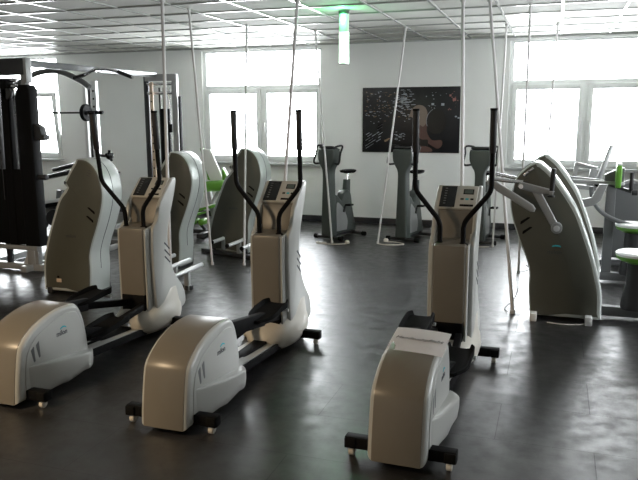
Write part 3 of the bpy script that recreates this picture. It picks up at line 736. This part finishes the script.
# local: tower near camera spans x -0.55..+.32, y around 0
P0 = lambda x, y, z: (x, y, z)
build('base_frame', MB().beam((-1.1, .0, .05), (.45, .0, .05), .08, .07).beam((.28, -.15, .05), (.28, .75, .05), .08, .07).beam((-.35, -.15, .05), (-.35, .75, .05), .08, .07), 'lsteel', ms)
for x, wd, m_ in ((.36, .06, 'lsteel'), (-.02, .04, 'darkmetal'), (-.42, .06, 'darkmetal')):
    build('upright', MB().box((x, .0, 1.18), (wd, .07, 2.20), bev=.006), m_, ms)
build('weight_shroud', MB().prism([(.28, .30), (.47, .30), (.47, 1.97), (.44, 2.02), (.33, 2.02), (.28, 1.9)], 'xz', -.09, .05, rad=.015), 'black', ms)
build('weight_shroud', MB().prism([(.06, .30), (.17, .30), (.18, 2.08), (.09, 2.08)], 'xz', -.08, .04, rad=.015), 'black', ms)
build('lower_guard', MB().box((-.15, -.02, .72), (1.10, .10, .82), bev=.01), 'black', ms, label='closed black lower guard')
build('guard_rail', MB().beam((-.85, -.03, .27), (.40, -.03, .27), .06, .05), 'lsteel', ms)
build('top_plate', MB().box((-.14, .0, 2.21), (1.06, .10, .17), bev=.008), 'darkmetal', ms)
build('top_badge', MB().box((.03, -.054, 2.24), (.10, .004, .03), bev=.001), 'amber', ms)
build('corner_post', MB().box((.40, .0, 2.17), (.035, .09, .26), bev=.004), 'lsteel', ms)
for z in (2.02, 2.08): build('pulley_bar', MB().cyl((-.10, -.02, z), (.27, -.02, z-.01), .022, 14), 'chrome', ms)
for x, z in ((.0, 2.03), (-.25, 2.03), (.17, 1.93)): build('pulley', MB().cyl((x, -.08, z), (x, -.045, z), .06, 24, bev=.006), 'darkmetal', ms)
for k, x in enumerate((-.30, -.24, -.17, .17, .20)):
    build('guide_rod', MB().cyl((x, .0, .3), (x, .0, 2.1), .009, 10), 'darkmetal' if k % 2 else 'chrome', ms)
for x in (.15, ):
    wp = MB()
    for k in range(14): wp.box((x+.02, .02, .36+.036*k), (.12, .14, .032), bev=.003)
    build('weight_stack', wp, 'darkmetal', ms)
build('cable', MB().cyl((.05, -.09, .8), (.05, -.09, 2.0), .004, 8), 'bcable', ms)
build('side_lever', MB().prism([(.41, 1.46), (.41, 1.60), (.46, 1.62), (.54, 1.58), (.56, 1.50), (.59, 1.50), (.59, 1.45), (.56, 1.44), (.44, 1.44)], 'xz', -.05, .05, rad=.008), 'darkmetal', ms)
build('stack_grip', MB().cyl((.40, -.02, 1.05), (.57, -.02, 1.05), .03, 14, bev=.005), 'darkmetal', ms)
# foot pieces between stack bottom and floor
build('foot_column', MB().box((.30, .0, .17), (.10, .09, .20), bev=.008), 'lsteel', ms)
build('foot_column', MB().box((-.30, .0, .17), (.14, .09, .20), bev=.008), 'darkmetal', ms)
build('foot_brace', MB().beam((.20, -.02, .06), (.30, -.02, .26), .03, .05), 'alu', ms)
# top beam running to the far tower
FX, FY = .46, 2.90
build('top_beam', MB().beam((.38, .02, 2.245), (FX-.30, FY, 2.275), .06, .07, .006), 'steel', ms)
build('arch', MB().tube(smooth_path([(-1.1, 1.4, 2.06), (-.77, 1.4, 2.20), (-.61, 1.4, 2.25), (-.39, 1.4, 2.265), (-.22, 1.4, 2.23), (.01, 1.4, 2.13), (.13, 1.4, 2.05)], 6), .035, 12), 'steel', ms)
gr = build('pull_up_bar', MB().tube(smooth_path([(.20, 1.0, 2.14), (.33, 1.0, 2.16), (.52, 1.0, 2.235), (.68, 1.0, 2.235), (.83, 1.0, 2.20), (1.03, 1.0, 2.13)], 6), .017, 12).beam((.50, 1.0, 2.225), (.27, 1.45, 2.235), .05, .03), 'chrome', ms)
build('bar_grip', MB().tube([(.83, 1.0, 2.202), (1.01, 1.0, 2.137)], .021, 12), 'foam', gr)
build('bar_grip', MB().tube([(.21, 1.0, 2.142), (.37, 1.0, 2.178)], .021, 12), 'foam', gr)
# far tower
for x, m_ in ((FX-.44, 'darkmetal'), (FX+.02, 'lsteel')):
    build('upright', MB().box((x, FY, 1.14), (.075, .07, 2.27), bev=.006), m_, ms)
build('far_top', MB().box((FX-.2, FY, 2.24), (.50, .09, .10), bev=.006), 'lsteel', ms)
build('perforated_strip', MB().box((FX-.34, FY-.05, 1.2), (.055, .02, 1.95), bev=.003), 'amber', ms, label='pale strip with a column of holes')
hl = MB()
for k in range(14): hl.cyl((FX-.34, FY-.068, 2.02-.12*k), (FX-.34, FY-.058, 2.02-.12*k), .011, 12)
build('strip_holes', hl, 'black', ms)
for z in (2.15, 2.02): build('pulley_bar', MB().cyl((FX-.42, FY-.02, z), (FX-.02, FY-.02, z), .022, 14), 'chrome', ms)
for x, m_ in ((FX-.24, 'bcable'), (FX-.22, 'chrome'), (FX-.17, 'darkmetal'), (FX-.12, 'darkmetal'), (FX-.07, 'chrome')): build('guide_rod', MB().cyl((x, FY, .1), (x, FY, 2.1), .012, 10), m_, ms)
build('weight_shroud', MB().box((FX-.15, FY-.01, .95), (.13, .06, 1.7), bev=.01), 'black', ms)
build('weight_shroud', MB().box((FX+.09, FY, 1.1), (.03, .06, 1.75), bev=.006), 'black', ms)
build('side_clip', MB().box((FX-.04, FY-.08, 1.52), (.05, .06, .12), bev=.006), 'black', ms)
build('foot', MB().beam((FX-.50, FY, .03), (FX+.12, FY, .03), .08, .06), 'darkmetal', ms)

sm = thing('barbell_rack', 'pale perforated barbell rack uprights behind the left machine', 'rack', (-6.35, 8.7, 0))
build('upright', MB().box((-.13, 0, 1.10), (.045, .05, 2.16), bev=.004), 'white', sm)
build('upright', MB().box((.03, 0, 1.10), (.085, .06, 2.18), bev=.004), 'alu', sm)
hl = MB()
for k in range(18): hl.box((.03, -.032, 2.05-.11*k), (.026, .008, .026), bev=.003)
build('upright_holes', hl, 'black', sm)
build('guide', MB().cyl((-.06, 0, .04), (-.06, 0, 2.15), .018, 12), 'darkmetal', sm)
build('bar_hook', MB().beam((.03, -.02, 1.715), (.03, -.20, 1.715), .04, .03).beam((.03, -.20, 1.705), (.03, -.20, 1.76), .04, .02), 'darkmetal', sm)
build('rack_foot', MB().beam((-.15, 0, .03), (.8, 0, .03), .08, .06).beam((0, -.5, .03), (0, .6, .03), .08, .06), 'lsteel', sm)
build('plate_horn', MB().cyl((.05, -.05, 1.14), (.32, -.05, 1.12), .02, 12), 'darkmetal', sm)
build('plate_horn', MB().cyl((.05, -.05, .88), (.40, -.05, .86), .02, 12), 'darkmetal', sm)
for (x, z) in ((.26, 1.13), (.35, .865)):
    k_ = MB()
    for a in range(5): k_.cyl((x, -.05, z), (x+.0, -.05+.085*math.cos(a*PI*.4+.3), z+.085*math.sin(a*PI*.4+.3)), .02, 8)
    k_.lathe((x, -.05, z), [(.0, -.03), (.05, -.025), (.06, 0), (.05, .025), (.0, .03)], 20, 'x'); build('star_knob', k_, 'black', sm)
bb = thing('barbell', 'black barbell with one disc held in the left rack', 'barbell', (-6.35, 8.52, 1.745))
build('bar', MB().cyl((-2.0, 0, .0), (.23, 0, 0), .013, 12), 'darkmetal', bb)
build('sleeve', MB().cyl((.02, 0, 0), (.28, 0, 0), .024, 14), 'black', bb)
build('weight_disc', MB().lathe((.0, 0, 0), [(.03, -.03), (.11, -.03), (.12, -.02), (.12, .02), (.11, .03), (.03, .03)], 36, 'x'), 'black', bb)

# bench with rolls and a low rack behind the tower
bn = thing('leg_bench', 'black leg training bench with white edge behind the left multi gym', 'bench', (-6.35, 7.75, 0))
build('backrest', MB().beam((-.5, 0, .46), (.25, 0, .57), .30, .06, .02), 'black', bn)
build('white_edge', MB().beam((-.5, -.16, .50), (.30, -.16, .63), .02, .045, .004), 'whitev', bn)
build('arm_pad', MB().beam((-.42, .25, .84), (.10, .25, .95), .14, .06, .02), 'darkmetal', bn)
build('arm_pad', MB().beam((-.05, .10, .98), (.55, .10, 1.12), .14, .05, .02), 'darkmetal', bn)
build('frame', MB().beam((-.6, 0, .06), (1.1, 0, .06), .08, .07).beam((.0, 0, .06), (.1, 0, .72), .08, .08).beam((.75, 0, .08), (.55, 0, .82), .06, .06), 'steel', bn)
for x, z in ((.05, .36), (-.15, .30), (-.30, .38)): build('weight_disc', MB().lathe((x, -.12, z), [(.03, -.02), (.10, -.025), (.11, 0), (.10, .025), (.03, .02)], 28, 'y'), 'darkmetal', bn)
for fx in (-.6, 1.0): build('floor_foot', MB().beam((fx, -.3, .03), (fx, .3, .03), .07, .06), 'lsteel', bn)

# ------------------------------------------------------------------ green bench by the middle window
gb = thing('green_bench', 'green and white upholstered exercise seat before the middle window', 'exercise machine', (-4.66, 8.95, 0))
def slab(prof, y0, y1, m, name): build(name, MB().prism(prof, 'xz', y0, y1, rad=.015), m, gb)
slab([(-.13, 1.24), (-.10, 1.25), (.20, .80), (.10, .76), (-.02, .80), (-.05, 1.0)], -.02, .05, 'green', 'backrest_shell')
slab([(-.08, 1.235), (.06, 1.235), (.26, .79), (.05, .79), (-.05, 1.02)], -.07, -.025, 'whitev', 'backrest_cushion')
slab([(.24, .98), (.31, .86), (.29, .78), (.24, .80)], -.08, .03, 'green', 'side_pad')
build('seat_roll', MB().cyl((-.08, -.12, .70), (.30, -.12, .74), .075, 28, bev=.02), 'green', gb, label='thick green roll')
slab([(-.10, .36), (.12, .42), (.13, .46), (-.10, .40)], -.22, .02, 'green', 'lower_pad')
slab([(-.20, .29), (-.06, .32), (-.05, .35), (-.20, .32)], -.25, .0, 'green', 'foot_pad')
slab([(-.12, .40), (.12, .46), (.13, .475), (-.12, .415)], -.22, .02, 'whitev', 'lower_cushion')
build('strut', MB().beam((-.02, 0, .66), (.10, 0, .10), .06, .06).beam((.02, 0, .45), (.18, 0, .70), .04, .04), 'lsteel', gb)
build('base', MB().beam((-.40, 0, .05), (.45, 0, .05), .09, .06).beam((0, -.35, .04), (0, .35, .04), .09, .06), 'darkmetal', gb)
for x in (-.16, -.02): build('foot_roller', MB().cyl((x, -.26, .22), (x, -.08, .22), .045, 20, bev=.01), 'green', gb)
build('roller_axle', MB().cyl((-.09, -.2, .22), (-.09, 0, .07), .02, 12), 'darkmetal', gb)
